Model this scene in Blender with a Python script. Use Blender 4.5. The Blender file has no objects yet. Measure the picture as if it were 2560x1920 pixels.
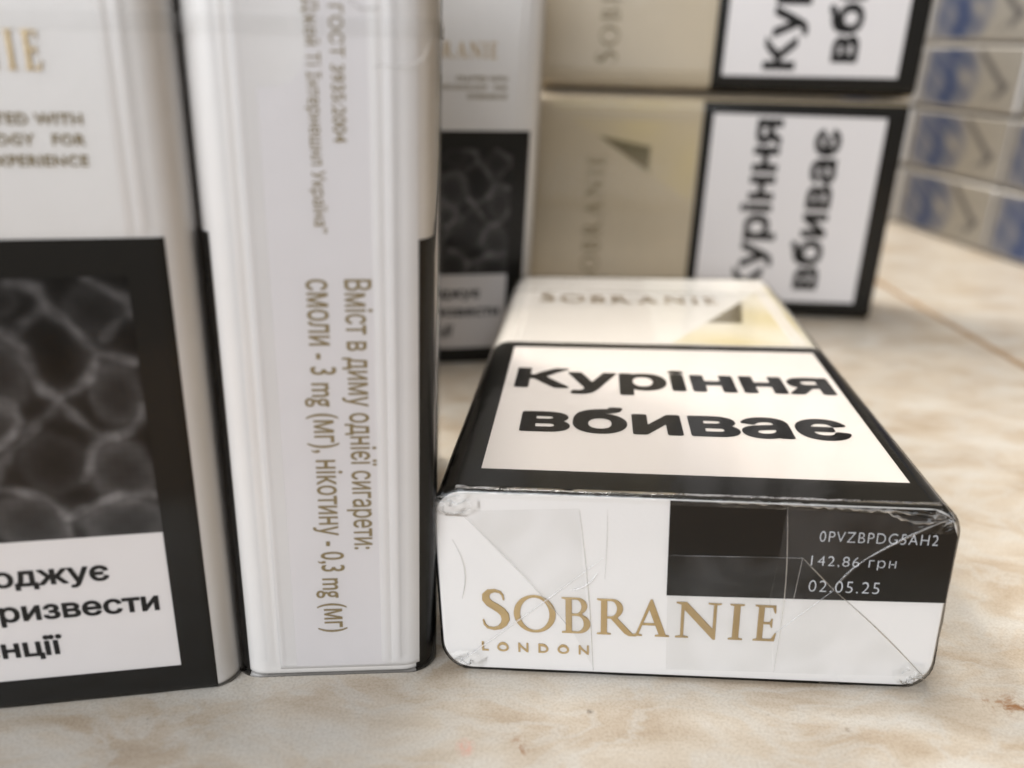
import bpy, math, random
import numpy as np
from mathutils import Vector, Matrix, noise, geometry
random.seed(7)
S = bpy.context.scene
COL = S.collection
MM = 0.001

# ------------------------------------------------------------------ camera
cam_d = bpy.data.cameras.new('camera')
cam = bpy.data.objects.new('camera', cam_d); COL.objects.link(cam); S.camera = cam
PIT, ROL = 0.3835, 0.0231
fw = Vector((0, math.cos(PIT), -math.sin(PIT))); up0 = Vector((0, math.sin(PIT), math.cos(PIT))); rt0 = Vector((1, 0, 0))
rt = rt0*math.cos(ROL) + up0*math.sin(ROL); up = -rt0*math.sin(ROL) + up0*math.cos(ROL)
cm = Matrix((rt, up, -fw)).transposed().to_4x4(); cm.translation = Vector((0, 0, 66.44*MM))
cam.matrix_world = cm
cam_d.sensor_width = 36; cam_d.lens = 36*2106.57/2560
cam_d.clip_start = 0.005; cam_d.clip_end = 20
cam_d.dof.use_dof = True; cam_d.dof.focus_distance = 0.0985; cam_d.dof.aperture_fstop = 13.5

# ------------------------------------------------------------------ light
w = bpy.data.worlds.new('World'); S.world = w; w.use_nodes = True
bg = w.node_tree.nodes['Background']; bg.inputs[0].default_value = (1.0, 0.86, 0.68, 1); bg.inputs[1].default_value = 0.25
def area(name, loc, aim, sx, sy, watts, col):
    l = bpy.data.lights.new(name, 'AREA'); l.shape = 'RECTANGLE'; l.size = sx; l.size_y = sy; l.energy = watts; l.color = col
    o = bpy.data.objects.new(name, l); COL.objects.link(o); o.location = loc
    o.rotation_euler = (Vector(aim)-Vector(loc)).to_track_quat('-Z', 'Y').to_euler()
    return o
area('window_light', (-0.31, -0.66, 0.43), (0.03, 0.12, 0.03), 1.05, 0.6, 10.3, (0.88, 0.93, 1.0))
area('ceiling_lamp', (-0.02, 0.36, 1.25), (0.03, 0.15, 0.0), 0.36, 0.36, 12.5, (1.0, 0.955, 0.89))
area('added_fill_far', (-0.75, 0.80, 1.15), (0.10, 0.25, 0.02), 0.45, 0.45, 17.0, (1.0, 0.95, 0.87))  # added fill with no known source, brightens the stack of blue-emblem packs
sp = bpy.data.lights.new('ceiling_spot', 'POINT'); sp.shadow_soft_size = 0.03; sp.energy = 7.0; sp.color = (1.0, 0.86, 0.66)
so = bpy.data.objects.new('ceiling_spot', sp); COL.objects.link(so); so.location = (-0.42, 0.46, 0.90)
S.view_settings.view_transform = 'Standard'; S.view_settings.look = 'None'
S.view_settings.exposure = 0.0; S.view_settings.gamma = 1.0
S.cycles.transparent_max_bounces = 24; S.cycles.max_bounces = 10

# ------------------------------------------------------------------ materials
def mat(name, col, rough=0.5, metal=0.0, spec=0.5, bump=0.0, bscale=2000.0, var=0.0):
    m = bpy.data.materials.new(name); m.use_nodes = True; nt = m.node_tree; b = nt.nodes['Principled BSDF']
    b.inputs['Base Color'].default_value = (*col, 1); b.inputs['Roughness'].default_value = rough
    b.inputs['Metallic'].default_value = metal; b.inputs['Specular IOR Level'].default_value = spec
    if bump or var:
        tc = nt.nodes.new('ShaderNodeTexCoord'); n = nt.nodes.new('ShaderNodeTexNoise')
        n.inputs['Scale'].default_value = bscale; n.inputs['Detail'].default_value = 4
        nt.links.new(tc.outputs['Object'], n.inputs['Vector'])
        if bump:
            bp = nt.nodes.new('ShaderNodeBump'); bp.inputs['Strength'].default_value = bump; bp.inputs['Distance'].default_value = 0.0001
            nt.links.new(n.outputs['Fac'], bp.inputs['Height']); nt.links.new(bp.outputs['Normal'], b.inputs['Normal'])
        if var:
            n2 = nt.nodes.new('ShaderNodeTexNoise'); n2.inputs['Scale'].default_value = 140
            nt.links.new(tc.outputs['Object'], n2.inputs['Vector'])
            mx = nt.nodes.new('ShaderNodeMix'); mx.data_type = 'RGBA'
            mx.inputs[6].default_value = (*[c*(1-var) for c in col], 1); mx.inputs[7].default_value = (*[min(1, c*(1+var*.4)) for c in col], 1)
            nt.links.new(n2.outputs['Fac'], mx.inputs[0]); nt.links.new(mx.outputs[2], b.inputs['Base Color'])
    return m
M_CARD = mat('white_card', (0.795, 0.77, 0.75), 0.40, metal=.12, bump=0.12, bscale=2500, var=0.03)
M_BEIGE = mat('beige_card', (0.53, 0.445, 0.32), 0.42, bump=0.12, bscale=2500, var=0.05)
M_FLAP = mat('white_card_flap', (0.745, 0.72, 0.705), 0.45, bump=0.12, bscale=2500, var=0.04)
M_TAB = mat('pale_inner_tab', (0.685, 0.655, 0.655), 0.5, bump=0.1, bscale=2500)
M_BLACK = mat('black_print', (0.0125, 0.0115, 0.0100), 0.45, spec=0.14)
M_WHITE = mat('white_print', (0.775, 0.74, 0.73), 0.42, bump=0.08, bscale=2500)
M_INK = mat('black_ink', (0.012, 0.011, 0.011), 0.45, spec=0.15)
M_GOLDINK = mat('gold_ink', (0.24, 0.18, 0.085), 0.45)
M_FOIL = mat('gold_foil', (0.54, 0.405, 0.215), 0.31, metal=0.92, bump=0.25, bscale=3000)
M_CODE = mat('pale_laser_print', (0.62, 0.63, 0.66), 0.5)

def attr_mat(name, rough=0.4):
    m = mat(name, (0.5, 0.5, 0.5), rough); nt = m.node_tree
    nt.nodes['Principled BSDF'].inputs['Specular IOR Level'].default_value = 0.15
    a = nt.nodes.new('ShaderNodeAttribute'); a.attribute_name = 'print'
    nt.links.new(a.outputs['Color'], nt.nodes['Principled BSDF'].inputs['Base Color'])
    return m
M_PRINT = attr_mat('printed_picture')

def film(name, milk=0.0, rough=0.06, ior=1.45, bump=0.25, tint=0.985, bsc=160.0):
    m = bpy.data.materials.new(name); m.use_nodes = True; nt = m.node_tree; nt.nodes.clear()
    out = nt.nodes.new('ShaderNodeOutputMaterial'); mix = nt.nodes.new('ShaderNodeMixShader')
    tr = nt.nodes.new('ShaderNodeBsdfTransparent'); tr.inputs[0].default_value = (tint, tint, tint*0.995, 1)
    gl = nt.nodes.new('ShaderNodeBsdfGlossy'); gl.inputs['Roughness'].default_value = rough
    fr = nt.nodes.new('ShaderNodeFresnel'); fr.inputs['IOR'].default_value = ior
    tc = nt.nodes.new('ShaderNodeTexCoord'); n = nt.nodes.new('ShaderNodeTexNoise')
    n.inputs['Scale'].default_value = bsc; n.inputs['Detail'].default_value = 3; n.inputs['Distortion'].default_value = 1.2
    bp = nt.nodes.new('ShaderNodeBump'); bp.inputs['Strength'].default_value = bump; bp.inputs['Distance'].default_value = 0.0012
    L = nt.links.new
    L(tc.outputs['Object'], n.inputs['Vector']); L(n.outputs['Fac'], bp.inputs['Height'])
    L(bp.outputs['Normal'], gl.inputs['Normal']); L(bp.outputs['Normal'], fr.inputs['Normal'])
    base = tr.outputs[0]
    if milk:
        df = nt.nodes.new('ShaderNodeBsdfDiffuse'); df.inputs[0].default_value = (0.75, 0.75, 0.75, 1)
        m2 = nt.nodes.new('ShaderNodeMixShader'); m2.inputs[0].default_value = milk
        n3 = nt.nodes.new('ShaderNodeTexNoise'); n3.inputs['Scale'].default_value = 110; n3.inputs['Detail'].default_value = 2; n3.inputs['Distortion'].default_value = 1.5
        mr = nt.nodes.new('ShaderNodeMapRange'); mr.inputs['From Min'].default_value = .35; mr.inputs['From Max'].default_value = .65; mr.inputs['To Min'].default_value = milk*.1; mr.inputs['To Max'].default_value = milk*1.5
        L(tc.outputs['Object'], n3.inputs['Vector']); L(n3.outputs['Fac'], mr.inputs['Value']); L(mr.outputs[0], m2.inputs[0])
        rp = nt.nodes.new('ShaderNodeValToRGB'); rp.color_ramp.elements[0].position = .38; rp.color_ramp.elements[1].position = .62
        rp.color_ramp.elements[0].color = (.945, .945, .94, 1); rp.color_ramp.elements[1].color = (.992, .992, .992, 1)
        L(n3.outputs['Fac'], rp.inputs[0]); L(rp.outputs[0], tr.inputs[0])
        L(tr.outputs[0], m2.inputs[1]); L(df.outputs[0], m2.inputs[2]); base = m2.outputs[0]
    L(fr.outputs[0], mix.inputs[0]); L(base, mix.inputs[1]); L(gl.outputs[0], mix.inputs[2]); L(mix.outputs[0], out.inputs[0])
    return m
M_FILM = film('clear_film', ior=1.33, bump=.06, bsc=120, rough=.13)
M_FILM2 = film('folded_film', milk=0.022, ior=1.25, bump=0.10, bsc=200, rough=.12)
M_TAPE = film('tear_tape_film', milk=0.03, bump=0.05, ior=1.25, rough=.2)
M_CREASE = film('film_crease', milk=0.22, rough=0.15, ior=1.7, bump=0.1)  # diffuse white in the creases paints in the glint of reflected light

# ------------------------------------------------------------------ mesh helpers (all builders work in millimetres)
def link(name, me, parent=None, m=None):
    o = bpy.data.objects.new(name, me); COL.objects.link(o)
    if m: me.materials.append(m)
    if parent: o.parent = parent
    return o
def thing(name, label, cat, M, group=None):
    o = bpy.data.objects.new(name, None); COL.objects.link(o); o.empty_display_size = 0.01
    o.matrix_world = M; o['label'] = label; o['category'] = cat
    if group: o['group'] = group
    return o
def mesh(name, V, F, smooth=None, conv=None):
    if conv: V = [conv(v) for v in V]
    me = bpy.data.meshes.new(name); me.from_pydata([tuple(c*MM for c in v) for v in V], [], F)
    if smooth is True: me.polygons.foreach_set('use_smooth', [True]*len(F))
    elif smooth: me.polygons.foreach_set('use_smooth', smooth)
    me.update(); return me

PW, PT, PH = 55.0, 21.6, 91.5        # a pack: width, thickness, height
def profile(r=3.3, d=0.0, ribs=True, na=8, W=PW, T=PT, step=None):
    """closed cross-section, counter-clockwise from the front face; items (x, y, nx, ny, rib height, face)"""
    P = []
    hx, hy = W/2, T/2
    def side(face, L, place):
        s0 = -L+r; pts = [(s0, 0)]
        for c in ((-L+3.8), (-L+5.0)):
            if ribs:
                for o, h in ((-.58, 0), (-.42, .5), (-.16, 1), (.16, 1), (.42, .5), (.58, 0)):
                    pts.append((c+o, h))
        if not ribs: pts.append((s0+.4, 0))
        if step:
            q = -L+6
            while q < L-6: pts.append((q, 0)); q += step
        pts = [p for p in pts if p[0] >= s0 - 1e-6]
        full = pts + [(-p[0], p[1]) for p in reversed(pts) if -p[0] > pts[-1][0]+1e-6]
        for s, h in full: P.append((*place(s), h, face))
    def arc(cx, cy, a0):
        for k in range(1, na):
            a = a0 + (math.pi/2)*k/na
            P.append((cx+r*math.cos(a), cy+r*math.sin(a), math.cos(a), math.sin(a), 0, 'A'))
    side('F', hx, lambda s: (s, -hy, 0, -1)); arc(hx-r, -hy+r, -math.pi/2)
    side('R', hy, lambda s: (hx, s, 1, 0)); arc(hx-r, hy-r, 0)
    side('B', hx, lambda s: (-s, hy, 0, 1)); arc(-hx+r, hy-r, math.pi/2)
    side('L', hy, lambda s: (-hx, -s, -1, 0)); arc(-hx+r, -hy+r, math.pi)
    return [(x+nx*d, y+ny*d, nx, ny, h, f) for x, y, nx, ny, h, f in P]

def tube(P, rings, amp=0.17, caps=True, disp=None):
    """rings: (z, inset, {face: rib factor})"""
    n = len(P); V = []; F = []; sm = []
    for z, ins, fac in rings:
        for i, (x, y, nx, ny, h, f) in enumerate(P):
            o = h*amp*fac.get(f, 0) - ins
            v = (x+nx*o, y+ny*o, z)
            if disp: v = disp(v, (nx, ny))
            V.append(v)
    for k in range(len(rings)-1):
        for i in range(n):
            j = (i+1) % n; F.append((k*n+i, k*n+j, (k+1)*n+j, (k+1)*n+i)); sm.append(True)
    if caps:
        F.append(tuple(range(n-1, -1, -1))); F.append(tuple((len(rings)-1)*n+i for i in range(n))); sm += [False, False]
    return V, F, sm

def body_mesh(conv):
    P = profile()
    z0 = {}; s1 = {'L': 1, 'R': 1}; a1 = {'L': 1, 'R': 1, 'F': 1, 'B': 1}
    rings = [(0, .28, z0), (.08, .11, z0), (.25, .02, z0), (.7, 0, z0), (1.6, 0, z0), (2.4, 0, s1), (25, 0, s1), (50.4, 0, s1), (50.9, 0, a1), (70, 0, a1),
             (PH-2.4, 0, a1), (PH-1.6, 0, z0), (PH-.5, 0, z0), (PH-.1, .2, z0), (PH, .45, z0)]
    return mesh('carton', *tube(P, rings), conv=conv)

def band(th, z0, z1, d, face, zs=None):
    """skin lying on the front or back face, reaching th degrees round both corners"""
    r = 3.3; hx, hy = PW/2, PT/2; pts = []
    t = math.radians(th); k = 6
    for i in range(k): 
        a = -t + t*i/k; pts.append((-hx+r+r*math.sin(a), -hy+r-r*math.cos(a), math.sin(a), -math.cos(a)))
    for i in range(13): pts.append((-hx+r+(2*hx-2*r)*i/12, -hy, 0, -1))
    for i in range(1, k+1):
        a = t*i/k; pts.append((hx-r+r*math.sin(a), -hy+r-r*math.cos(a), math.sin(a), -math.cos(a)))
    zs = [(.0, .25), (.08, .09), (.25, .015), (.7, 0), ((z0+z1)/2, 0), (z1, 0)]
    V = []; F = []; sg = -1 if face == 'B' else 1
    n = len(pts)
    for z, q in zs:
        for x, y, nx, ny in pts: V.append(((x+nx*(d-q))*sg, (y+ny*(d-q))*sg, z))
    for q in range(len(zs)-1):
        for i in range(n-1): F.append((q*n+i, q*n+i+1, (q+1)*n+i+1, (q+1)*n+i))
    return V, F, True

# placing flat things on a face: functions (u, v, d) -> local point, u to the right, v up as that face is read
def on_front(u, v, d): return (u-PW/2, -PT/2-d, v)
def on_back(u, v, d): return (PW/2-u, PT/2+d, v)
def on_right(u, v, d): return (PW/2+d, u-PT/2, v)
def on_bottom(u, v, d): return (PW/2-u, v-PT/2, -d)

def poly_mesh(name, pts, face, d, conv, th=0.0):
    n = len(pts)
    V = [face(u, v, d) for u, v in pts]; F = [tuple(range(n))]
    if th:
        V += [face(u, v, d-th) for u, v in pts]
        for i in range(n): j = (i+1) % n; F.append((i, n+i, n+j, j))
    return mesh(name, V, F, conv=conv)

TEXT = {}
def area2(P): return sum(P[i][0]*P[(i+1) % len(P)][1]-P[(i+1) % len(P)][0]*P[i][1] for i in range(len(P)))
def inside(p, P):
    c = False; n = len(P)
    for i in range(n):
        (x1, y1), (x2, y2) = P[i], P[(i+1) % n]
        if (y1 > p[1]) != (y2 > p[1]) and p[0] < (x2-x1)*(p[1]-y1)/(y2-y1)+x1: c = not c
    return c
def outline_field(loops, holes, hole_ids, offset, h=0.0105):
    """letters as a distance field: union of the strokes less the counters, emboldened by offset, traced back to clean outlines"""
    xs = [p[0] for P in loops for p in P]; ys = [p[1] for P in loops for p in P]
    m = .09; x0, y0 = min(xs)-m, min(ys)-m; nx = int((max(xs)+m-x0)/h)+2; ny = int((max(ys)+m-y0)/h)+2
    ins = np.zeros((ny, nx), bool); dist = np.full((ny, nx), m)
    def window(P, pad):
        i0 = max(0, int((min(p[0] for p in P)-pad-x0)/h)); i1 = min(nx, int((max(p[0] for p in P)+pad-x0)/h)+2)
        j0 = max(0, int((min(p[1] for p in P)-pad-y0)/h)); j1 = min(ny, int((max(p[1] for p in P)+pad-y0)/h)+2)
        Y, X = np.meshgrid(y0+h*np.arange(j0, j1), x0+h*np.arange(i0, i1), indexing='ij'); return i0, i1, j0, j1, X+1.3e-5, Y+1.7e-5
    def winding(P, X, Y):
        w_ = np.zeros(X.shape, int)
        for (ax, ay), (bx, by) in zip(P, P[1:]+P[:1]):
            if ay == by: continue
            xc = ax+(Y-ay)*(bx-ax)/(by-ay); hit = X < xc
            w_ += np.where((ay <= Y) & (by > Y) & hit, 1, 0) - np.where((by <= Y) & (ay > Y) & hit, 1, 0)
        return w_ != 0
    for i, P in enumerate(loops):
        if i in hole_ids: continue
        i0, i1, j0, j1, X, Y = window(P, .02); q = winding(P, X, Y)
        for k in holes.get(i, []): q &= ~winding(loops[k], X, Y)
        ins[j0:j1, i0:i1] |= q
    for P in loops:
        i0, i1, j0, j1, X, Y = window(P, m); D = dist[j0:j1, i0:i1]
        for (ax, ay), (bx, by) in zip(P, P[1:]+P[:1]):
            dx, dy = bx-ax, by-ay; L2 = dx*dx+dy*dy
            if L2 < 1e-12: continue
            t = np.clip(((X-ax)*dx+(Y-ay)*dy)/L2, 0, 1); np.minimum(D, np.hypot(X-ax-t*dx, Y-ay-t*dy), out=D)
    f = np.where(ins, -dist, dist)-offset
    # marching squares
    nxt = {}
    def cut(i, j, vert):
        if vert: a_, b_ = f[j, i], f[j+1, i]; return (x0+h*i, y0+h*(j+a_/(a_-b_)))
        a_, b_ = f[j, i], f[j, i+1]; return (x0+h*(i+a_/(a_-b_)), y0+h*j)
    neg = f < 0; code = neg[:-1, :-1]*1+neg[:-1, 1:]*2+neg[1:, 1:]*4+neg[1:, :-1]*8
    T = {1: [(3, 0)], 2: [(0, 1)], 3: [(3, 1)], 4: [(1, 2)], 5: [(3, 0), (1, 2)], 6: [(0, 2)], 7: [(3, 2)], 8: [(2, 3)], 9: [(2, 0)], 10: [(0, 1), (2, 3)], 11: [(2, 1)], 12: [(1, 3)], 13: [(1, 0)], 14: [(0, 3)]}
    for j, i in zip(*np.nonzero((code > 0) & (code < 15))):
        ek = ((i, j, 0), (i+1, j, 1), (i, j+1, 0), (i, j, 1))
        for a_, b_ in T[int(code[j, i])]: nxt[ek[a_]] = ek[b_]
    polys = []
    while nxt:
        st = next(iter(nxt)); k = st; P = []
        while k in nxt:
            P.append(cut(int(k[0]), int(k[1]), k[2])); k = nxt.pop(k)
        # thin out points on straight runs
        Q = []
        for t, p in enumerate(P):
            a_ = Q[-1] if Q else P[-1]; b_ = P[(t+1) % len(P)]; L = math.dist(a_, b_) or 1
            if abs((b_[0]-a_[0])*(p[1]-a_[1])-(b_[1]-a_[1])*(p[0]-a_[0]))/L > 7e-4 or math.dist(a_, p) > .12: Q.append(p)
        if len(Q) > 2 and abs(area2(Q)) > 2e-4: polys.append(Q[::-1])
    return polys
def text_mesh(body, offset=0.0, spacing=1.0, depth=0.0):
    """letter outlines, emboldened by offset; overlapping strokes of a letter are laid at slightly different heights"""
    key = (body, offset, spacing, depth)
    if key in TEXT: return TEXT[key]
    c = bpy.data.curves.new('txt', 'FONT'); c.body = body; c.space_character = spacing; c.fill_mode = 'NONE'; c.resolution_u = 5
    o = bpy.data.objects.new('txt', c); COL.objects.link(o); bpy.context.view_layer.update()
    me = bpy.data.meshes.new_from_object(o.evaluated_get(bpy.context.evaluated_depsgraph_get()))
    co = [(v.co.x, v.co.y) for v in me.vertices]; nb = {}
    for e in me.edges:
        i, j = e.vertices; nb.setdefault(i, []).append(j); nb.setdefault(j, []).append(i)
    bpy.data.objects.remove(o); bpy.data.curves.remove(c); bpy.data.meshes.remove(me)
    loops, seen = [], set()
    for st in nb:
        if st in seen: continue
        L = [st]; seen.add(st)
        while True:
            q = [j for j in nb[L[-1]] if j not in seen]
            if not q: break
            L.append(q[0]); seen.add(q[0])
        P = [co[i] for i in sorted(L)]; P = [p for k, p in enumerate(P) if math.dist(p, P[k-1]) > 1e-5]
        if len(P) > 2: loops.append(P)
    holes = {}
    hole_ids = set()
    for i, P in enumerate(loops):
        for j, Q in enumerate(loops):
            if i != j and abs(area2(Q)) > abs(area2(P)) and all(inside(p, Q) for p in P): holes.setdefault(j, []).append(i); hole_ids.add(i); break
    V, F = [], []
    polys_all = outline_field(loops, holes, hole_ids, offset)
    outer = [P for P in polys_all if area2(P) > 0]; inner = [P for P in polys_all if area2(P) <= 0]
    for P in outer:
        polys = [P] + [q for q in inner if inside(q[0], P)]
        flat = [p for q in polys for p in q]
        tri = geometry.tessellate_polygon([[Vector((x, y, 0)) for x, y in q] for q in polys])
        o0 = len(V); V += [(x, y, depth) for x, y in flat]; F += [tuple(o0+t for t in f) for f in tri]
        if depth:
            o1 = len(V); V += [(x, y, -1) for x, y in flat]; st = 0
            for q in polys:
                for t in range(len(q)):
                    u = (t+1) % len(q); F.append((o0+st+t, o1+st+t, o1+st+u, o0+st+u))
                st += len(q)
    TEXT[key] = (V, F); return V, F
def put_text(name, body, face, u0, v0, u1, cap, xh, parent, m, conv, d=0.09, offset=0.0, spacing=1.0, rot=0, v1=None, relief=0.0):
    """text whose baseline runs from (u0, v0) to (u1, v1); rot=-1: reading downwards; the extent is fitted to the length"""
    V, F = text_mesh(body, offset, spacing, 1e-4 if relief else 0.0)
    x0 = min(v[0] for v in V); x1 = max(v[0] for v in V)
    v1 = v0 if v1 is None else v1
    L = math.hypot(u1-u0, v1-v0); dx, dy = (u1-u0)/L, (v1-v0)/L
    out = []
    CAPH, XH = 0.728, 0.545
    for x, y, z in V:
        s = (x-x0)/(x1-x0)*L
        if y < 0: t = y/XH*xh*0.9
        elif y < XH: t = y/XH*xh
        else: t = xh + (y-XH)/(CAPH-XH)*(cap-xh)
        out.append(face(u0+dx*s-dy*t, v0+dy*s+dx*t, d + (relief if relief and z >= 0 else 0) + max(z, 0)))
    return link(name, mesh(name, out, F, conv=conv), parent, m)

# ---- Roman capitals drawn as outlines (for the raised gold lettering)
def ell(cx, cy, rx, ry, a0, a1, n=14): return [(cx+rx*math.cos(math.radians(a0+(a1-a0)*i/n)), cy+ry*math.sin(math.radians(a0+(a1-a0)*i/n))) for i in range(n+1)]
def s_shape():
    sp = [(.455, .75, .012), (.44, .87, .018), (.39, .945, .026), (.29, .975, .036), (.185, .945, .052), (.125, .86, .066), (.125, .75, .072), (.19, .655, .078), (.30, .575, .082), (.40, .49, .082), (.465, .39, .08),
          (.48, .27, .074), (.44, .15, .062), (.36, .065, .046), (.25, .03, .034), (.14, .055, .026), (.08, .13, .019), (.055, .25, .012)]
    L, R = [], []
    for i, (x, y, h) in enumerate(sp):
        a = sp[max(0, i-1)]; b = sp[min(len(sp)-1, i+1)]; tx, ty = b[0]-a[0], b[1]-a[1]; q = math.hypot(tx, ty)
        L.append((x-ty/q*h, y+tx/q*h)); R.append((x+ty/q*h, y-tx/q*h))
    return [L + R[::-1]]
GL = {
 'S': (s_shape(), .56),
 'O': ([ell(.5, .5, .5, .525, 0, 360, 40)[:-1], ell(.5, .5, .355, .465, 0, 360, 36)[:-1][::-1]], 1.0),
 'B': ([[(0, 0), (.36, 0)] + ell(.36, .265, .26, .265, -90, 70, 14) + ell(.335, .77, .215, .23, -60, 90, 12) + [(0, 1), (0, .97), (.085, .95), (.085, .05), (0, .03)],
        ([(.215, .05)] + ell(.335, .27, .145, .225, -90, 90, 12) + [(.215, .495)])[::-1], ([(.215, .55)] + ell(.31, .752, .12, .2, -90, 90, 12) + [(.215, .95)])[::-1]], .63),
 'R': ([[(0, 0), (.30, 0), (.30, .03), (.215, .05), (.215, .455), (.30, .455), (.60, .05), (.70, -.02), (.86, -.02), (.86, .01), (.78, .04), (.44, .475)] + ell(.325, .735, .235, .265, -50, 90, 14) + [(0, 1), (0, .97), (.085, .95), (.085, .05), (0, .03)],
        ([(.215, .51)] + ell(.30, .73, .135, .222, -90, 90, 12) + [(.215, .95)])[::-1]], .86),
 'A': ([[(0, 0), (.235, 0), (.235, .03), (.15, .05), (.235, .31), (.55, .31), (.64, .05), (.55, .03), (.55, 0), (.88, 0), (.88, .03), (.80, .05), (.465, 1.03), (.42, 1.03), (.095, .06), (0, .03)],
        [(.255, .365), (.395, .76), (.53, .365)]], .88),
 'N': ([[(0, 0), (.27, 0), (.27, .03), (.165, .055), (.165, .80), (.80, -.025), (.845, -.025), (.845, .95), (.94, .97), (.94, 1), (.67, 1), (.67, .97), (.785, .95), (.785, .27), (.215, 1.0), (0, 1), (0, .97), (.105, .93), (.105, .055), (0, .03)]], .94),
 'I': ([[(0, 0), (.30, 0), (.30, .03), (.215, .05), (.215, .95), (.30, .97), (.30, 1), (0, 1), (0, .97), (.085, .95), (.085, .05), (0, .03)]], .30),
 'E': ([[(0, 0), (.50, 0), (.54, .23), (.515, .235), (.43, .055), (.215, .055), (.215, .475), (.37, .475), (.40, .385), (.425, .385), (.425, .625), (.40, .625), (.37, .53), (.215, .53), (.215, .945), (.41, .945), (.465, .79), (.49, .79), (.48, 1), (0, 1), (0, .97), (.085, .95), (.085, .05), (0, .03)]], .54),
}
def glyph_mesh(ch):
    key = ('glyph', ch)
    if key in TEXT: return TEXT[key]
    c = bpy.data.curves.new('g', 'CURVE'); c.dimensions = '2D'; c.fill_mode = 'BOTH'; c.extrude = 0.008; c.bevel_depth = 0.010; c.bevel_resolution = 1; c.offset = -0.006
    for pts in GL[ch][0]:
        s = c.splines.new('POLY'); s.points.add(len(pts)-1); s.use_cyclic_u = True
        for p, (x, y) in zip(s.points, pts): p.co = (x, y, 0, 1)
    o = bpy.data.objects.new('g', c); COL.objects.link(o); bpy.context.view_layer.update()
    me = bpy.data.meshes.new_from_object(o.evaluated_get(bpy.context.evaluated_depsgraph_get()))
    r = ([tuple(v.co) for v in me.vertices], [tuple(p.vertices) for p in me.polygons])
    bpy.data.objects.remove(o); bpy.data.curves.remove(c); bpy.data.meshes.remove(me)
    TEXT[key] = r; return r
def roman(name, word, face, spans, v0, cap, big, parent, conv, d=0.06, m=None, relief=0.10):
    """gold capitals; spans = left and right edge of each letter"""
    V, F = [], []
    for i, (ch, (a, b)) in enumerate(zip(word, spans)):
        gv, gf = glyph_mesh(ch); k = (b-a)/GL[ch][1]; h = big if i == 0 else cap
        off = len(V)
        for x, y, z in gv: V.append(face(a+x*k, v0+y*h, d+relief*(z/0.018+1)*0.5))
        F += [tuple(q+off for q in f) for f in gf]
    return link(name, mesh(name, V, F, conv=conv), parent, m or M_FOIL)
def even_spans(word, u0, u1, big=1.15, gap=0.24):
    ws = [GL[c][1]*(big if i == 0 else 1) for i, c in enumerate(word)]
    k = (u1-u0)/(sum(ws)+gap*(len(word)-1)); out = []; u = u0
    for q in ws: out.append((u, u+q*k)); u += (q+gap)*k
    return out

# ---- the printed picture on the front: a grey micrograph of cells, drawn cell wall by cell wall
WALLS = [[(-9.0, 46.5), (-7.3, 45.3), (-6.0, 44.4), (-5.7, 43.2)], [(-15.5, 46.3), (-13.2, 45.6), (-12.5, 43.8), (-11.3, 42.7), (-10.0, 40.9), (-9.1, 39.5), (-9.5, 38.4)],
 [(-9.1, 39.3), (-7.6, 39.1), (-6.0, 38.5)], [(-9.5, 38.4), (-10.1, 37.0), (-11.4, 35.9), (-12.9, 35.2), (-14.3, 35.9), (-15.0, 37.8), (-15.4, 40.2), (-17.0, 41.8)],
 [(-12.9, 35.2), (-13.4, 34.5), (-15.3, 32.7), (-17.1, 30.7), (-19.4, 28.6)], [(-12.7, 34.3), (-11.2, 32.5), (-10.0, 31.1), (-8.6, 30.9), (-7.3, 31.4), (-6.2, 33.0), (-5.8, 33.9)],
 [(-8.6, 30.9), (-10.4, 30.2), (-11.3, 28.4), (-11.9, 26.6)], [(-13.2, 43.9), (-14.9, 42.4), (-15.7, 41.4)], [(-19.8, 26.1), (-17.2, 25.5), (-15.6, 24.7), (-14.7, 23.6), (-14.2, 22.4), (-14.2, 20.6)],
 [(-14.2, 22.4), (-12.5, 23.3), (-10.7, 24.2), (-8.9, 24.8), (-6.1, 24.4)], [(-20.2, 36.4), (-18.2, 35.4), (-17.1, 34.5), (-16.8, 33.1), (-17.6, 31.6), (-19.0, 30.5)], [(-8.3, 40.8), (-7.2, 42.2), (-6.2, 43.1)],
 [(-23, 44), (-20, 41), (-17, 41.8)], [(-24, 33), (-20.2, 36.4), (-21, 40.5)], [(-24, 28), (-19.4, 28.6), (-19.8, 26.1)]]
WEIGHT = [.8, 1.0, .8, 1.0, .6, .7, .7, .55, .7, .8, .8, .4, .5, .5, .5]
CELLS = [(-8.0, 35.3, 2.3, 3.2, .8), (-8.6, 27.2, 2.9, 3.3, .9), (-18.3, 37.8, 3.0, 3.6, .85), (-19.2, 32.8, 2.2, 2.6, 1.0), (-17.5, 22.3, 3.4, 3.0, .8), (-9.0, 21.5, 3.8, 2.8, .9), (-8.8, 43.6, 2.6, 2.3, .45), (-14.5, 28.5, 3.0, 3.2, .35), (-17.5, 44.8, 2.5, 1.8, .5), (-22, 27.5, 2.0, 2.6, .6)]
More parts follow.
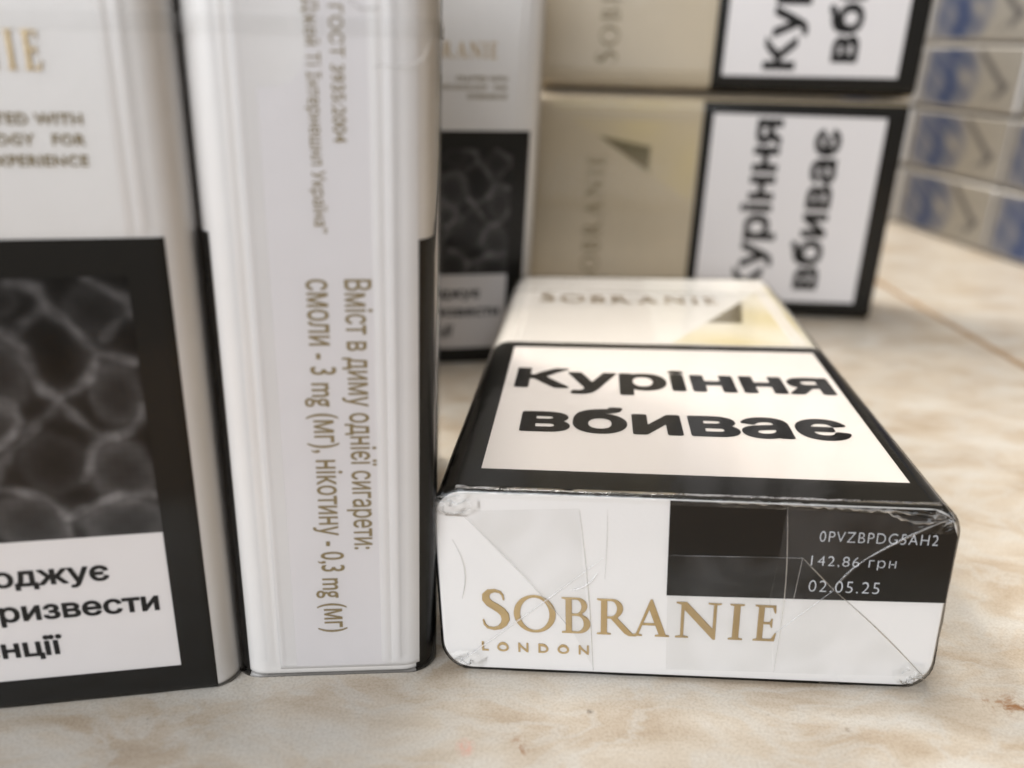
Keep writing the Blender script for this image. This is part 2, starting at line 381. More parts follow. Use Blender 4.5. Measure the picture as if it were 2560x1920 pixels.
def picture_mesh(conv):
    u = np.linspace(-PW+5.6, -5.6, 236); z = np.linspace(20.2, 46.6, 142)
    U, Z = np.meshgrid(u, z); X = np.where(U < -24, -48-U, U)
    wob = np.sin(X*1.7+Z*.6)*.12+np.sin(X*.6-Z*1.9)*.12
    val = np.full(X.shape, 0.003)
    def soft(f1, f2, p): return np.sin(X*f1+p)*np.sin(Z*f2+1.7*p)+.6*np.sin((X+Z)*f1*1.7+p*3)*np.sin((X-Z)*f2*1.3)
    for n_, (cx, cy, rx, ry, a) in enumerate(CELLS):
        q = np.sqrt(((X-cx)/rx)**2+((Z-cy)/ry)**2)+.05*soft(.9, 1.1, n_)
        val += a*(.028+.070*np.clip(q, 0, 1.1)**3+.016*((Z-cy)/ry+(cx-X)/rx)*.5)/(1+np.exp((q-1)*13))
    for pts, wt in zip(WALLS, WEIGHT):
        dm = np.full(X.shape, 1e9)
        # smooth polyline
        P = np.array(pts); t = np.arange(len(P)); tt = np.linspace(0, len(P)-1, 5*len(P))
        for (ax, ay), (bx, by) in zip(P[:-1], P[1:]):
            dx, dy = bx-ax, by-ay; s = np.clip(((X-ax)*dx+(Z-ay)*dy)/(dx*dx+dy*dy), 0, 1)
            dm = np.minimum(dm, np.hypot(X-ax-s*dx, Z-ay-s*dy))
        dm = np.maximum(0, dm+wob*.8)
        val = np.maximum(val, val*.6+wt*(0.115+.05*soft(1.3, .9, len(pts)))*np.exp(-(dm/.52)**2))+wt*0.016*np.exp(-(dm/1.5)**2)
    val = np.clip(val*(1+.10*soft(2.3, 2.9, .4)), .003, 1)*np.clip(0.62+(47-Z)/26*.6, .5, 1.2)
    val *= 1+.22*np.sin(X*15.1)*np.sin(Z*15.1)
    n, m_ = U.shape
    V = [(float(U[j, i])+PW/2, -PT/2-0.115, float(Z[j, i])) for j in range(n) for i in range(m_)]
    F = [(j*m_+i, j*m_+i+1, (j+1)*m_+i+1, (j+1)*m_+i) for j in range(n-1) for i in range(m_-1)]
    me = mesh('photo_print', V, F, conv=conv)
    at = me.color_attributes.new('print', 'FLOAT_COLOR', 'POINT')
    c = np.ones((n*m_, 4), np.float32); f = val.ravel(); c[:, 0] = f*1.04; c[:, 1] = f*.98; c[:, 2] = f*.97
    at.data.foreach_set('color', c.ravel())
    return me

def fold_mesh(conv, paper, reverse):
    """the printed turned-down corner above the warning on the back: yellow reverse and the dark gap beside it"""
    nu, nv = 60, 80
    u = np.linspace(27, 54.2, nu); v = np.linspace(50.2, 90.6, nv); V = []; C = []; F = []; idx = {}
    for j in range(nv):
        for i in range(nu):
            x, y = float(u[i]), float(v[j])
            h = PW/2-3.3; q = x-PW/2
            if q > h:
                a = min((q-h)/3.3, .98); t = math.asin(a); px = h+3.3*a; py = PT/2-3.3+3.3*math.cos(t)
                V.append((-(px+.05*a), py+.05, y))
            else: V.append((-q, PT/2+.05, y))
            # signed distance right of the fold line (31,52.5)-(54.3,89.5)
            lx, ly = 23.3, 37.0; L = math.hypot(lx, ly); s = ((x-31)*ly-(y-52.5)*lx)/L; t = ((x-31)*lx+(y-52.5)*ly)/L
            base = np.array(paper); yel = np.array(reverse)
            k = 0 if s < 0 else (0.55+.45*math.exp(-((s-9)/6)**2))
            if s > 0: k *= .75+.25*math.sin(t*.35+1)
            c = base*(1-k)+yel*k
            # dark triangle (36.5,61.6) (45.7,75.5) (42.9,61.6)
            def sd(a, b): return ((b[0]-a[0])*(y-a[1])-(b[1]-a[1])*(x-a[0]))/math.hypot(b[0]-a[0], b[1]-a[1])
            A, B, D = (36.5, 61.4), (45.7, 75.5), (43.2, 61.4)
            ins = min(sd(A, D), sd(D, B), sd(B, A))
            if ins > 0:
                kk = min(1, ins/.25)*(.70+.3*(x-36)/8); c = c*(1-kk)+np.array([.16, .13, .07])*kk
            C.append((*c, 1))
    for j in range(nv-1):
        for i in range(nu-1): F.append((j*nu+i, j*nu+i+1, (j+1)*nu+i+1, (j+1)*nu+i))
    me = mesh('corner_print', V, F, smooth=True, conv=conv)
    at = me.color_attributes.new('print', 'FLOAT_COLOR', 'POINT'); at.data.foreach_set('color', np.array(C, np.float32).ravel())
    return me

# ------------------------------------------------------------------ the white and gold cigarette pack
def nz(p, s, seed=0): return noise.noise(Vector((p[0]*s+seed, p[1]*s, p[2]*s)))
def make_pack(label, M, conv, front_wrap=20, back_wrap=52, film_r=2.6, lying=False, tape=True, side=False, card=None, film_d=.17, z_tape=67.5):
    root = thing('cigarette_pack', label, 'cigarette pack', M, 'white cigarette packs with gold lettering')
    body = link('carton', body_mesh(conv), root, card or M_CARD)
    # front: black bordered picture and white notice
    fp = link('front_warning', mesh('front_warning', *band(front_wrap, .5, 50.0, .055, 'F'), conv=conv), root, M_BLACK)
    link('photo_print', picture_mesh(conv), fp, M_PRINT)
    nf = link('notice_field', poly_mesh('notice_field', [(PW-49.4, 3.55), (PW-5.65, 3.55), (PW-5.65, 20.3), (PW-49.4, 20.3)], on_front, .10, conv), fp, M_WHITE)
    for body_t, ur, v in (('Куріння пошкоджує', PW-11.3, 15.1), ('і може призвести', PW-6.95, 10.95), ('до імпотенції', PW-16.9, 6.5)):
        V, F = text_mesh(body_t, .030); x0 = min(p[0] for p in V); x1 = max(p[0] for p in V)
        put_text('notice_text', body_t, on_front, ur-(x1-x0)*3.52, v, ur, 2.3, 1.68, fp, M_INK, conv, d=.135, offset=.030)
    roman('gold_name', 'SOBRANIE', on_front, even_spans('SOBRANIE', PW-27.5, PW-9.8), 63.7, 2.95, 3.5, root, conv, relief=.14)
    for body_t, ul, v in (('CRAFTED WITH', PW-17.7, 59.5), ('TECHNOLOGY   FOR', PW-20.9, 57.85), ('EXPERIENCE', PW-15.3, 56.15)):
        put_text('gold_motto', body_t, on_front, ul, v, PW-7.4, .92, .6, root, M_GOLDINK, conv, d=.09, offset=.028, spacing=1.1)
    # back: black bordered white panel with the large warning, and the printed corner
    bp = link('back_warning', mesh('back_warning', *band(back_wrap, .5, 49.4, .055, 'B'), conv=conv), root, M_BLACK)
    link('white_field', poly_mesh('white_field', [(4.6, 4.95), (51.3, 4.95), (51.6, 46.85), (4.3, 46.85)], on_back, .10, conv), bp, M_WHITE)
    put_text('warning_text', 'Куріння', on_back, 5.8, 30.0, 50.6, 7.1, 5.75, bp, M_INK, conv, d=.135, offset=.037)
    put_text('warning_text', 'вбиває', on_back, 7.8, 15.5, 48.6, 7.4, 5.55, bp, M_INK, conv, d=.135, offset=.037)
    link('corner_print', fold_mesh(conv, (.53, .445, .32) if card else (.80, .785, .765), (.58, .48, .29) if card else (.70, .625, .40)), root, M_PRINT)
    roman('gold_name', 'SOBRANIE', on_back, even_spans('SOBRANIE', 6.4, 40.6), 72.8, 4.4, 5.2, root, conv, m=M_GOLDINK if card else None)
    # right side: overlapping flap, inner tab and the small gold print
    if side:
        pr = [p for p in profile(d=0.0)]
        i0 = next(i for i, p in enumerate(pr) if p[5] == 'R' and p[1] > -PT/2+4.62)
        pts = []
        for p in pr[i0:]:
            pts.append(p)
            if p[5] == 'A' and p[3] > .40: break
        V, F = [], []; zs = [(.95, 0), (1.5, 0), (2.4, 1), (40, 1), (PH-2.4, 1), (PH-1, 0)]
        for z, k in zs:
            for x, y, nx, ny, h, f in pts: V.append((x+nx*(.22+h*.24*k), y+ny*(.22+h*.24*k), z))
        n = len(pts)
        for q in range(len(zs)-1):
            for i in range(n-1): F.append((q*n+i, q*n+i+1, (q+1)*n+i+1, (q+1)*n+i))
        o = len(V)
        for x, y, nx, ny, h, f in pts: V.append((x, y, .95))
        for i in range(n-1): F.append((o+i, o+i+1, i+1, i))
        o = len(V)
        for z, k in zs: V.append((pts[0][0], pts[0][1], z))
        for q in range(len(zs)-1): F.append((o+q, q*n, (q+1)*n, o+q+1))
        flap = link('side_flap', mesh('side_flap', V, F, True, conv), root, M_FLAP)
        tab = [(6.65, 1.3), (16.5, 1.3), (16.5, 86), (10.9, 86), (10.9, 67.1), (10.85, 65.3), (10.3, 64.0), (9.5, 63.1), (8.2, 62.65), (6.65, 62.62)]
        link('inner_tab', poly_mesh('inner_tab', tab, on_right, .25, conv), flap, M_TAB)
        G = dict(face=on_right, parent=root, m=M_GOLDINK, conv=conv, d=.30)
        def dn(body_t, u, va, vb, cap, xh, off=0.0): put_text('side_print', body_t, on_right, u, va, u+.08, cap, xh, root, M_GOLDINK, conv, d=.30, offset=off, v1=vb)
        dn('Вміст в диму однієї сигарети:', 13.42, 45.86, 16.5, 2.45, 1.85, .012)
        dn('смоли - 3 mg (мг), нікотину - 0,3 mg (мг)', 9.9, 45.86, 5.9, 2.5, 1.9, .012)
        dn('ДСТУ ГОСТ 3935:2004', 12.88, 74.0, 58.1, 1.15, .85, .012)
        dn('“Джей Ті Інтернешнл Україна”', 10.85, 70.2, 50.15, 1.18, .9, .008)
    # bottom: printed block, gold name
    link('bottom_block', poly_mesh('bottom_block', [(24.95, 10.1), (54.95, 10.5), (54.95, 18.3), (54.0, 20.4), (52.2, 21.28), (24.9, 21.28)], on_bottom, .04, conv), root, M_BLACK)
    sp = [(4.4, 7.7), (8.17, 12.8), (13.5, 16.7), (17.4, 21.75), (21.3, 25.4), (26.1, 31.0), (31.95, 33.5), (34.7, 37.2)]
    roman('gold_name', 'SOBRANIE', on_bottom, sp, 5.08, 4.35, 4.95, root, conv)
    put_text('gold_city', 'LONDON', on_bottom, 4.4, 2.45, 16.5, 1.15, .73, root, M_FOIL, conv, d=.05, offset=.022, spacing=2.1, relief=.08)
    for body_t, a, b, v, c in (('0PVZBPDG5AH2', 40.7, 53.0, 17.22, 1.35), ('142,86 грн', 40.1, 49.05, 14.4, 1.28), ('02.05.25', 40.15, 47.7, 11.3, 1.5)):
        put_text('price_print', body_t, on_bottom, a, v, b, c, c*.70, root, M_CODE, conv, d=.09, offset=-.014, spacing=1.15)
    # cellophane
    P = profile(r=film_r, d=film_d, ribs=False, na=7, step=2.4)
    zs = [-.16, -.08, .2, .8, 1.6, 2.6, 4, 7, 12, 20, 30, 40, 50, 60, 66.6, 70, 80, PH-4, PH-1, PH+.2, PH+.35]
    def disp(v, nn):
        k = math.exp(-min(v[2]+.2, PH-v[2]+.2)/2.5)
        o = .07*abs(nz(v, .45, 3))*(.4+1.6*k) + .04*abs(nz(v, .12, 9))
        return (v[0]+nn[0]*o, v[1]+nn[1]*o, v[2])
    if not lying: zs[0:2] = [.02, .10]
    ins = {0: .5, 1: .2}
    link('cellophane', mesh('cellophane', *tube(P, [(z, ins.get(i, 0) if i < 2 else (.5 if i == len(zs)-1 else 0), {}) for i, z in enumerate(zs)], disp=disp), conv=conv), root, M_FILM)
    if tape:
        P2 = profile(r=film_r, d=film_d+.24, ribs=False, na=6)
        link('tear_tape', mesh('tear_tape', *tube(P2, [(z_tape-.75, 0, {}), (z_tape+.75, 0, {})], caps=False), conv=conv), root, M_TAPE)
    return root

def pose(x, y, yaw): return Matrix.Translation((x*MM, y*MM, 0)) @ Matrix.Rotation(yaw, 4, 'Z')
def standing(C, a, lean, face='F', corner='R'):
    """pack standing upright; C = foot of the face's right (or left) end on the table, a = direction of that face"""
    ex = Vector((math.cos(a), math.sin(a), 0)); nb = Vector((-math.sin(a), math.cos(a), 0))
    wid, dep = (PW, PT) if face == 'F' else (PT, PW)
    c = Vector((C[0], C[1], 0)) + ex*(wid/2)*(-1 if corner == 'R' else 1) + nb*dep/2
    M = pose(c.x, c.y, a + (0 if face == 'F' else -math.pi/2))
    yaw = a + (0 if face == 'F' else -math.pi/2)
    sx, sy = lean*math.cos(-yaw), lean*math.sin(-yaw)
    return M, (lambda v: (v[0]+sx*v[2], v[1]+sy*v[2], v[2]))

# upright pack at the left edge, picture side to the camera
M, cv = standing((-29.5, 73.8), .18, .013)
left_pack = make_pack('upright white pack at the far left, grey cell picture and notice facing us', M, cv, front_wrap=20)
# upright pack in the middle, ribbed side to the camera
M, cv = standing((-30.0, 75.2), .08, .018, 'S', 'L'); edge_cv = cv
edge_pack = make_pack('upright white pack seen edge-on, ribbed narrow side with lines of gold print facing us', M, cv, front_wrap=52, back_wrap=62, side=True, film_d=.5)
# upright pack behind, half hidden
M, cv = standing((3.2, 179.5), .18, .03)
make_pack('blurred upright white pack standing behind the edge-on pack, dark picture half hidden', M, cv, tape=False)

# lying pack in front, bottom end to the camera; its corners are a little out of square, as in the photograph
M3 = pose(20.5, 124.0, -.02); M3i = M3.inverted()
CB = [Vector((-6.89, 77.14, .25)), Vector((47.73, 75.63, .25)), Vector((1.0, 170.6, .25)), Vector((53.2, 172.4, .25))]
CT = [Vector((-8.43, 79.873, 21.85)), Vector((48.19, 78.307, 21.85)), Vector((.2, 170.8, 21.7)), Vector((53.8, 172.6, 21.7))]
def conv3(v):
    u = .5-v[0]/PW; t = v[2]/PH; k = (v[1]+PT/2)/PT
    lo = CB[0]*(1-u)*(1-t)+CB[1]*u*(1-t)+CB[2]*(1-u)*t+CB[3]*u*t
    hi = CT[0]*(1-u)*(1-t)+CT[1]*u*(1-t)+CT[2]*(1-u)*t+CT[3]*u*t
    p = lo*(1-k)+hi*k
    q = M3i @ (p*MM)
    return tuple(c/MM for c in q)
lay = make_pack('white pack lying flat in front, black warning on top and gold name on its end', M3, conv3, back_wrap=58, film_r=3.0, lying=True, z_tape=79)
# folded ends of its cellophane
FT = [[(2.9, 19.3), (15.5, 20.1), (15.8, 14.2), (17.0, .9), (14.2, 6.3), (11.2, 9.9), (6.7, 14.7)], [(36.95, 21.0), (53.3, 20.5), (46.1, 15.8), (42.8, 11.8), (39.1, 15.4), (36.6, 15.35)],
      [(36.6, 15.35), (39.1, 15.4), (42.8, 11.8), (54.0, 1.6), (37.4, 1.3), (36.0, 10.4)], [(24.9, 15.05), (36.6, 15.2), (36.2, 10.2), (37.2, 1.4), (25.2, 1.2)]]
for i, f in enumerate(FT):
    link('film_fold', poly_mesh('film_fold', f, on_bottom, .28+.03*i, conv3), lay, M_FILM2)
def crease(pts, wd, m=M_CREASE, d=.42, face=on_bottom, conv=conv3, parent=None, name='film_crease', wob=0.0):
    n = len(pts); V, F = [], []
    for i, (x, y) in enumerate(pts):
        a = pts[max(0, i-1)]; b = pts[min(n-1, i+1)]; q = math.hypot(b[0]-a[0], b[1]-a[1]); nx, ny = -(b[1]-a[1])/q, (b[0]-a[0])/q
        k = wd*(.35+.65*math.sin(math.pi*(i+.35)/(n-.3)))*(1+wob*random.uniform(-.6, .6)); x += wob*nx*random.uniform(-.12, .12); y += wob*ny*random.uniform(-.12, .12)
        V += [face(x-nx*k, y-ny*k, d-.06), face(x, y, d+k*.8), face(x+nx*k, y+ny*k, d-.06)]
    for i in range(n-1):
        for c in (0, 1): F.append((i*3+c, i*3+c+1, i*3+c+4, i*3+c+3))
    return link(name, mesh(name, V, F, True, conv), parent or lay, m)
def seg(a, b, n=7, bow=0.0):
    q = math.hypot(b[0]-a[0], b[1]-a[1]); nx, ny = -(b[1]-a[1])/q, (b[0]-a[0])/q
    return [(a[0]+(b[0]-a[0])*i/n+nx*bow*math.sin(math.pi*i/n), a[1]+(b[1]-a[1])*i/n+ny*bow*math.sin(math.pi*i/n)) for i in range(n+1)]
for a, b, wd, bow in [((2.9, 19.2), (14.0, 6.3), .09, .25), ((1.84, 1.05), (18.0, 14.5), .10, -.15), ((15.5, 20), (17.0, .7), .07, .2), ((18.4, 20.2), (18.2, 12), .05, .1), ((14.6, 10.5), (17.4, 12.7), .12, -.5),
                      ((36.95, 21.2), (37.3, 1.4), .05, .5), ((24.9, 15.1), (39.1, 15.4), .03, 0), ((39.1, 15.4), (38.6, 10.3), .04, 0), ((39.1, 15.4), (42.8, 11.75), .06, 0), ((42.8, 11.75), (54.0, 1.6), .08, .2),
                      ((53.8, 20.6), (45.5, 15.4), .16, -.25), ((45.5, 15.4), (42.6, 11.7), .13, -.2), ((42.8, 11.75), (37.0, 6.3), .05, 0), ((1.9, 16), (2.6, 9), .08, .8)]:
    crease(seg(a, b, 9, bow), wd)
# crumpled film along the top edge and at the corners of the near end
crease(seg((26, 21.25), (54.2, 20.6), 46, .35), .20, wob=1.0, d=.12)
crease(seg((3.0, 21.3), (25, 21.45), 30, .1), .07, wob=1.0, d=.12)
crease(seg((47, 21.0), (53.6, 20.2), 14, -.7), .16, wob=1.0, d=.2)
for cx, cy, n, sp in ((52.9, 20.2, 7, 1.3), (1.9, 20.0, 9, 1.7), (53.0, 1.4, 8, 1.4), (2.3, 1.3, 6, 1.2)):
    for k in range(n):
        a = random.uniform(0, math.pi); q = random.uniform(.5, 1.5)*sp*.6; x = cx+random.uniform(-sp, sp)*.7; y = cy+random.uniform(-sp, sp)*.55
        x = min(max(x, 1.2), 53.9); y = min(max(y, .5), 21.0)
        crease(seg((x-q*math.cos(a), y-q*math.sin(a)*.6), (x+q*math.cos(a), y+q*math.sin(a)*.6), 5, random.uniform(-.3, .3)), random.uniform(.05, .13), wob=.8, d=.16)

def ridge(p, s, seed): 
    return (1-abs(nz(p, s, seed)))**3
def crumple(cu, cw, ru, rw, h, seed):
    n, m_ = 18, 12; V, F = [], []
    for j in range(m_+1):
        for i in range(n+1):
            a, b = i/n*2-1, j/m_*2-1; k = max(0, 1-a*a)*max(0, 1-b*b)
            u, w_ = cu+a*ru, cw+b*rw
            V.append(on_bottom(u+.25*nz((u, w_, 5), 1.1, seed)*k, w_+.2*nz((u, w_, 8), 1.1, seed)*k, .16+h*k**.6*(.25+.9*ridge((u, w_, seed), .9, seed))))
    for j in range(m_):
        for i in range(n):
            if ((i+.5)/n*2-1)**2+((j+.5)/m_*2-1)**2 < 1+.25*nz((i, j, 1), .35, seed): F.append((j*(n+1)+i, j*(n+1)+i+1, (j+1)*(n+1)+i+1, (j+1)*(n+1)+i))
    return link('film_crumple', mesh('film_crumple', V, F, True, conv3), lay, M_CRUMPLE)
M_CRUMPLE = film('crumpled_film', rough=.05, ior=1.36, bump=.1, bsc=600, tint=.995)
crumple(52.4, 20.2, 3.0, 1.6, .95, 3); crumple(2.4, 20.2, 2.6, 1.6, .7, 11); crumple(52.8, 1.6, 2.2, 1.4, .6, 21); crumple(2.6, 1.3, 2.3, 1.2, .5, 33)
# film gathered over the top front edge
V, F = [], []; nu, nt_ = 150, 11
for i in range(nu+1):
    u = 2.5+50.3*i/nu
    for t in range(nt_+1):
        q = t/nt_*1.55; e = math.sin(math.pi*t/nt_)*min(1, (u-2.5)/3, (52.8-u)/3)
        r_ = .17*e*(ridge((u, q*2.2, 2), .33, 4)*.8+.35*ridge((u, q*1.5, 7), .9, 9))
        if q < .8: p = on_bottom(u, PT-.8+q, .17+r_)
        else: p = (PW/2-u, PT/2+.19+r_, q-.8-.1)
        V.append(p)
for i in range(nu):
    for t in range(nt_): F.append((i*(nt_+1)+t, i*(nt_+1)+t+1, (i+1)*(nt_+1)+t+1, (i+1)*(nt_+1)+t))
link('film_wrinkle', mesh('film_wrinkle', V, F, True, conv3), lay, M_CRUMPLE)

# the loose end of the tear tape on the edge-on pack
crease([(14.5, 69.6), (15.6, 68.9), (17.2, 69.0)], .12, m=M_CREASE, d=.75, face=on_right, conv=edge_cv, parent=edge_pack)
crease([(16.6, 64.35), (17.4, 64.6), (18.4, 64.5), (19.6, 64.5), (20.6, 65.0), (21.2, 66.0), (21.4, 67.2)], .11, d=.75, face=on_right, conv=edge_cv, parent=edge_pack, wob=.4)

# two packs lying on their long edges, one on the other, warning side to the camera
def on_edge(C, a, z0):
    ex = Vector((math.cos(a), math.sin(a), 0)); nb = Vector((-math.sin(a), math.cos(a), 0))
    c = Vector((C[0], C[1], 0)) - ex*PH/2 + nb*PT/2
    M = pose(c.x, c.y, a) ; M.translation.z = z0*MM
    return M, (lambda v: (PH/2-v[2]+.01*(PW/2-v[0]), -v[1], PW/2-v[0]+.1))
M, cv = on_edge((94.6, 215.5), -.06, 0)
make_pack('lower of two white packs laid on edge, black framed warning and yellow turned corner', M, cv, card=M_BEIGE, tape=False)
M, cv = on_edge((96.6, 218.0), -.08, PW+1.0)
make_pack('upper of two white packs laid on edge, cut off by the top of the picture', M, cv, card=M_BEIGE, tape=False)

# ------------------------------------------------------------------ white packs with a blue emblem, stacked at the far right
BW, BT, BH = 55.0, 23.4, 85.0
def emblem_mesh():
    nu, nv = 150, 66
    u = np.linspace(2.5, 53, nu); v = np.linspace(1.6, BT-1.6, nv); U, Vv = np.meshgrid(u, v)
    s = U/BW; t = (Vv-BT/2)/(BT/2)
    base = np.array([.88, .865, .83])
    edge = .60-.14*np.abs(t)**2.2
    a = 1/(1+np.exp((s-edge)*60)); a *= 1/(1+np.exp((.07-s)*80)); a *= 1/(1+np.exp((np.abs(t)-.86)*40))
    dens = .70+.22*np.sin(s*21+t*2.2)*np.cos(t*5+1)+.2*np.sin(s*50+t*17)*.5
    dens += .45*np.exp(-((s-.33)/.07)**2)
    tex = np.exp(-(((s-.47)/.09)**2+((t-.05)/.28)**2))*.5
    dens = np.clip(dens-tex, .05, 1.05)
    k = np.clip(a*dens*.9, 0, 1)
    col = base*(1-k[..., None])+np.array([.12, .20, .47])*k[..., None]
    def line(ax, ay, bx, by, wd):
        dx, dy = bx-ax, by-ay; q = np.clip(((s-ax)*dx+(t*.2-ay)*dy)/(dx*dx+dy*dy), 0, 1)
        return np.exp(-(np.hypot(s-ax-q*dx, t*.2-ay-q*dy)/wd)**2)
    g = np.clip(line(.60, .15, .86, -.05, .018)+.8*line(.80, -.10, .87, -.03, .016)+.35*line(.70, -.13, .80, -.06, .01), 0, .75)
    col = col*(1-g[..., None])+np.array([.16, .16, .20])*g[..., None]
    V = [(float(U[j, i])-BW/2, -.05, float(Vv[j, i])) for j in range(nv) for i in range(nu)]
    F = [(j*nu+i, j*nu+i+1, (j+1)*nu+i+1, (j+1)*nu+i) for j in range(nv-1) for i in range(nu-1)]
    me = mesh('blue_emblem', V, F)
    at = me.color_attributes.new('print', 'FLOAT_COLOR', 'POINT')
    c = np.ones((nu*nv, 4), np.float32); c[:, :3] = col.reshape(-1, 3); at.data.foreach_set('color', c.ravel())
    return me
def blue_body(d, ends):
    V, F, sm = [], [], []
    P = profile(r=2.2, d=d, ribs=False, na=4, W=BW, T=BT)
    rings = [(-d, .35, {}), (.3-d, 0, {}), (BH/2, 0, {}), (BH-.3+d, 0, {}), (BH+d, .35, {})]
    V, F, sm = tube(P, rings)
    V = [(x, z, y+BT/2) for x, y, z in V]
    F = [tuple(reversed(f)) for f in F]
    return V, F, sm
def make_blue(label):
    r = thing('cigarette_pack', label, 'cigarette pack', Matrix.Identity(4), 'white packs with a blue emblem stacked in columns')
    link('carton', mesh('carton', *blue_body(-.9, 0)), r, M_CARD)
    em = emblem_mesh(); em.transform(Matrix.Translation((0, .9*MM-.05*MM, 0)))
    link('blue_emblem', em, r, M_PRINT)
    link('cellophane', mesh('cellophane', *blue_body(-.62, 0)), r, M_FILM)
    return r
ROW = ['bottom', 'second from the table', 'third from the table', 'fourth from the table', 'topmost']
COLN = ['in the nearest column at the right edge', 'in the middle column beside the framed warnings', 'in the farthest column behind the framed packs']
proto = None
a6 = -1.383
ex = Vector((math.cos(a6), math.sin(a6), 0)); nb = Vector((-math.sin(a6), math.cos(a6), 0))
for ci, off in enumerate((BW+.3, 0.0, -BW-.4)):
    for k in range(5):
        lab = 'blue emblem white pack, %s, %s' % (ROW[k], COLN[ci])
        if proto is None:
            proto = make_blue(lab); o = proto
        else:
            o = proto.copy(); COL.objects.link(o); o['label'] = lab
            for ch in list(proto.children):
                c = ch.copy(); COL.objects.link(c); c.parent = o
        jit = random.uniform(-1.3, 1.3)
        c = Vector((157.0, 355.6, 0)) + ex*(off+BW/2+random.uniform(-.4, .4)) + nb*jit
        M = pose(c.x, c.y, a6+random.uniform(-.022, .022)); M.translation.z = (k*BT+.05)*MM
        o.matrix_world = M

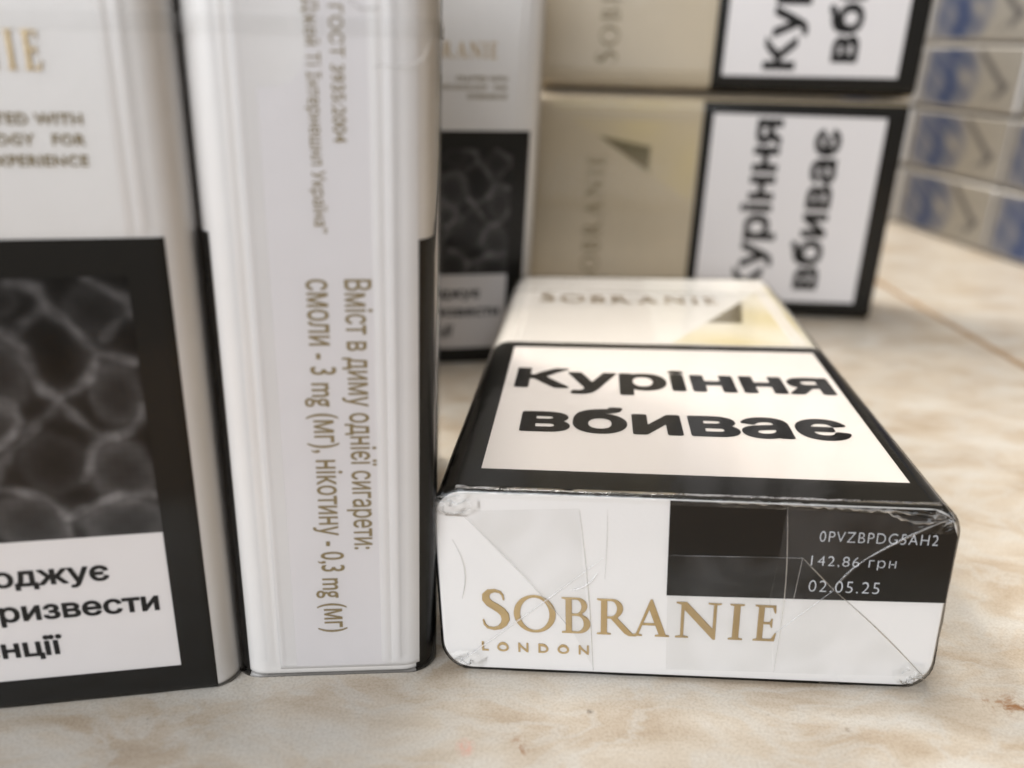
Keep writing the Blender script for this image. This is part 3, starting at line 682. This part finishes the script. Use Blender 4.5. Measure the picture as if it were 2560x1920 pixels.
# ------------------------------------------------------------------ tiled table top
def tile_mat():
    m = bpy.data.materials.new('marbled_tile'); m.use_nodes = True; nt = m.node_tree; b = nt.nodes['Principled BSDF']; L = nt.links.new
    N = lambda t: nt.nodes.new(t)
    geo = N('ShaderNodeNewGeometry')
    def noise_tex(scale, detail, dist, vec, rough=.55):
        n = N('ShaderNodeTexNoise'); n.inputs['Scale'].default_value = scale; n.inputs['Detail'].default_value = detail; n.inputs['Distortion'].default_value = dist; n.inputs['Roughness'].default_value = rough
        L(vec, n.inputs['Vector']); return n.outputs['Fac']
    def ramp(fac, stops):
        r = N('ShaderNodeValToRGB'); L(fac, r.inputs[0]); e = r.color_ramp.elements
        while len(e) < len(stops): e.new(.5)
        for q, (p, c) in zip(e, stops): q.position = p; q.color = (*c, 1)
        return r.outputs[0]
    def mix(f, a, c, mode='MIX', k=None):
        x = N('ShaderNodeMix'); x.data_type = 'RGBA'; x.blend_type = mode
        if k is not None: x.inputs[0].default_value = k
        else: L(f, x.inputs[0])
        L(a, x.inputs[6]); L(c, x.inputs[7]); return x.outputs[2]
    mp = N('ShaderNodeMapping'); mp.inputs['Rotation'].default_value = (0, 0, .55); mp.inputs['Scale'].default_value = (1, 2.0, 1); L(geo.outputs['Position'], mp.inputs['Vector'])
    v = mp.outputs['Vector']
    base = ramp(noise_tex(62, 6, .5, v, .6), [(.28, (.47, .385, .285)), (.41, (.56, .485, .39)), (.52, (.64, .585, .50)), (.64, (.70, .68, .63))])
    veins = ramp(noise_tex(85, 5, .6, v, .55), [(.45, (0, 0, 0)), (.51, (.6, .6, .6)), (.57, (0, 0, 0))])
    pale = N('ShaderNodeRGB'); pale.outputs[0].default_value = (.66, .65, .61, 1)
    c1 = mix(veins, base, pale.outputs[0])
    pt = ramp(noise_tex(48, 6, .5, v, .62), [(.54, (0, 0, 0)), (.76, (.32, .32, .32))])
    brown = N('ShaderNodeRGB'); brown.outputs[0].default_value = (.47, .385, .285, 1)
    c2 = mix(pt, c1, brown.outputs[0])
    sp = ramp(noise_tex(3400, 2, 0, geo.outputs['Position']), [(.32, (.83, .81, .79)), (.58, (1, 1, 1))])
    c3 = mix(None, c2, sp, 'MULTIPLY', 1.0)
    dk = N('ShaderNodeRGB'); dk.outputs[0].default_value = (.81, .785, .765, 1); c3 = mix(None, c3, dk.outputs[0], 'MULTIPLY', 1.0)
    # rusty grime lying near the front right corner of the lying pack
    def stain(cx, cy, rx, ry):
        s = N('ShaderNodeVectorMath'); s.operation = 'SUBTRACT'; L(geo.outputs['Position'], s.inputs[0]); s.inputs[1].default_value = (cx*MM, cy*MM, 0)
        d = N('ShaderNodeVectorMath'); d.operation = 'MULTIPLY'; L(s.outputs[0], d.inputs[0]); d.inputs[1].default_value = (1000/rx, 1000/ry, 0)
        l = N('ShaderNodeVectorMath'); l.operation = 'LENGTH'; L(d.outputs[0], l.inputs[0])
        q = N('ShaderNodeMapRange'); q.inputs['From Min'].default_value = 1.0; q.inputs['From Max'].default_value = .3; q.inputs['To Min'].default_value = 0; q.inputs['To Max'].default_value = 1
        L(l.outputs['Value'], q.inputs['Value']); return q.outputs[0]
    gr = ramp(noise_tex(420, 6, .5, geo.outputs['Position'], .7), [(.50, (0, 0, 0)), (.60, (1, 1, 1))])
    rust = N('ShaderNodeRGB'); rust.outputs[0].default_value = (.27, .14, .065, 1)
    for (cx, cy, rx, ry) in ((57.5, 73.4, 9, 2.4), (1.5, 65.6, 1.2, 2.0)):
        q = N('ShaderNodeMath'); q.operation = 'MULTIPLY'; L(stain(cx, cy, rx, ry), q.inputs[0]); L(gr, q.inputs[1])
        c3 = mix(q.outputs[0], c3, rust.outputs[0])
    dark = N('ShaderNodeRGB'); dark.outputs[0].default_value = (.10, .07, .045, 1)
    pink = N('ShaderNodeRGB'); pink.outputs[0].default_value = (.60, .30, .24, 1)
    rag = noise_tex(1900, 3, .5, geo.outputs['Position'], .7)
    for cx, cy, rx, ry, cc in ((9.2, 71.0, .34, .30, dark), (35.5, 71.3, .22, .2, dark), (36.3, 69.2, .28, .3, dark), (-3.9, 65.6, .8, 1.0, pink), (-37.3, 68.5, .2, .2, dark), (28.4, 71.2, .16, .2, dark)):
        q = N('ShaderNodeMath'); q.operation = 'MULTIPLY_ADD'; q.use_clamp = True; L(rag, q.inputs[0]); q.inputs[1].default_value = 3.0; q.inputs[2].default_value = -1.1
        q2 = N('ShaderNodeMath'); q2.operation = 'MULTIPLY'; L(q.outputs[0], q2.inputs[0]); L(stain(cx, cy, rx*1.5, ry*1.5), q2.inputs[1])
        c3 = mix(q2.outputs[0], c3, cc.outputs[0])
    L(c3, b.inputs['Base Color'])
    b.inputs['Roughness'].default_value = .30; b.inputs['Specular IOR Level'].default_value = .4
    bp = N('ShaderNodeBump'); bp.inputs['Strength'].default_value = .25; bp.inputs['Distance'].default_value = .0002
    L(noise_tex(700, 4, 0, geo.outputs['Position']), bp.inputs['Height']); L(bp.outputs['Normal'], b.inputs['Normal'])
    return m
M_TILE = tile_mat()
M_GROUT = mat('brown_grout', (.30, .19, .10), .85, bump=.5, bscale=900, var=.2)
TS, GAP = 400.0, 2.6
ang = math.atan2(4.5, 73.0)
MT = Matrix.Translation((123.6*MM, 100*MM, 0)) @ Matrix.Rotation(ang, 4, 'Z')
top = link('table_top', mesh('table_top', [(-850, -140, -30), (850, -140, -30), (850, 800, -30), (-850, 800, -30), (-850, -140, -.5), (850, -140, -.5), (850, 800, -.5), (-850, 800, -.5)],
           [(3, 2, 1, 0), (4, 5, 6, 7), (0, 1, 5, 4), (1, 2, 6, 5), (2, 3, 7, 6), (3, 0, 4, 7)]), None, M_GROUT)
top['kind'] = 'structure'; top.matrix_world = MT
def tile_mesh():
    h = TS/2-GAP/2; V, F = [], []
    for z, i in ((-6, 0), (-.5, 0), (-.15, .12), (0, .6)):
        q = h-i; V += [(-q, -q, z), (q, -q, z), (q, q, z), (-q, q, z)]
    for k in range(3):
        for j in range(4): F.append((k*4+j, k*4+(j+1) % 4, (k+1)*4+(j+1) % 4, (k+1)*4+j))
    F.append((12, 13, 14, 15)); return mesh('tile', V, F)
tm = tile_mesh(); tm.materials.append(M_TILE)
for i in range(-2, 2):
    for j in range(0, 2):
        t = link('tile', tm, top); t.location = ((i+.5)*TS*MM, (-62+(j+.5)*TS)*MM, 0)
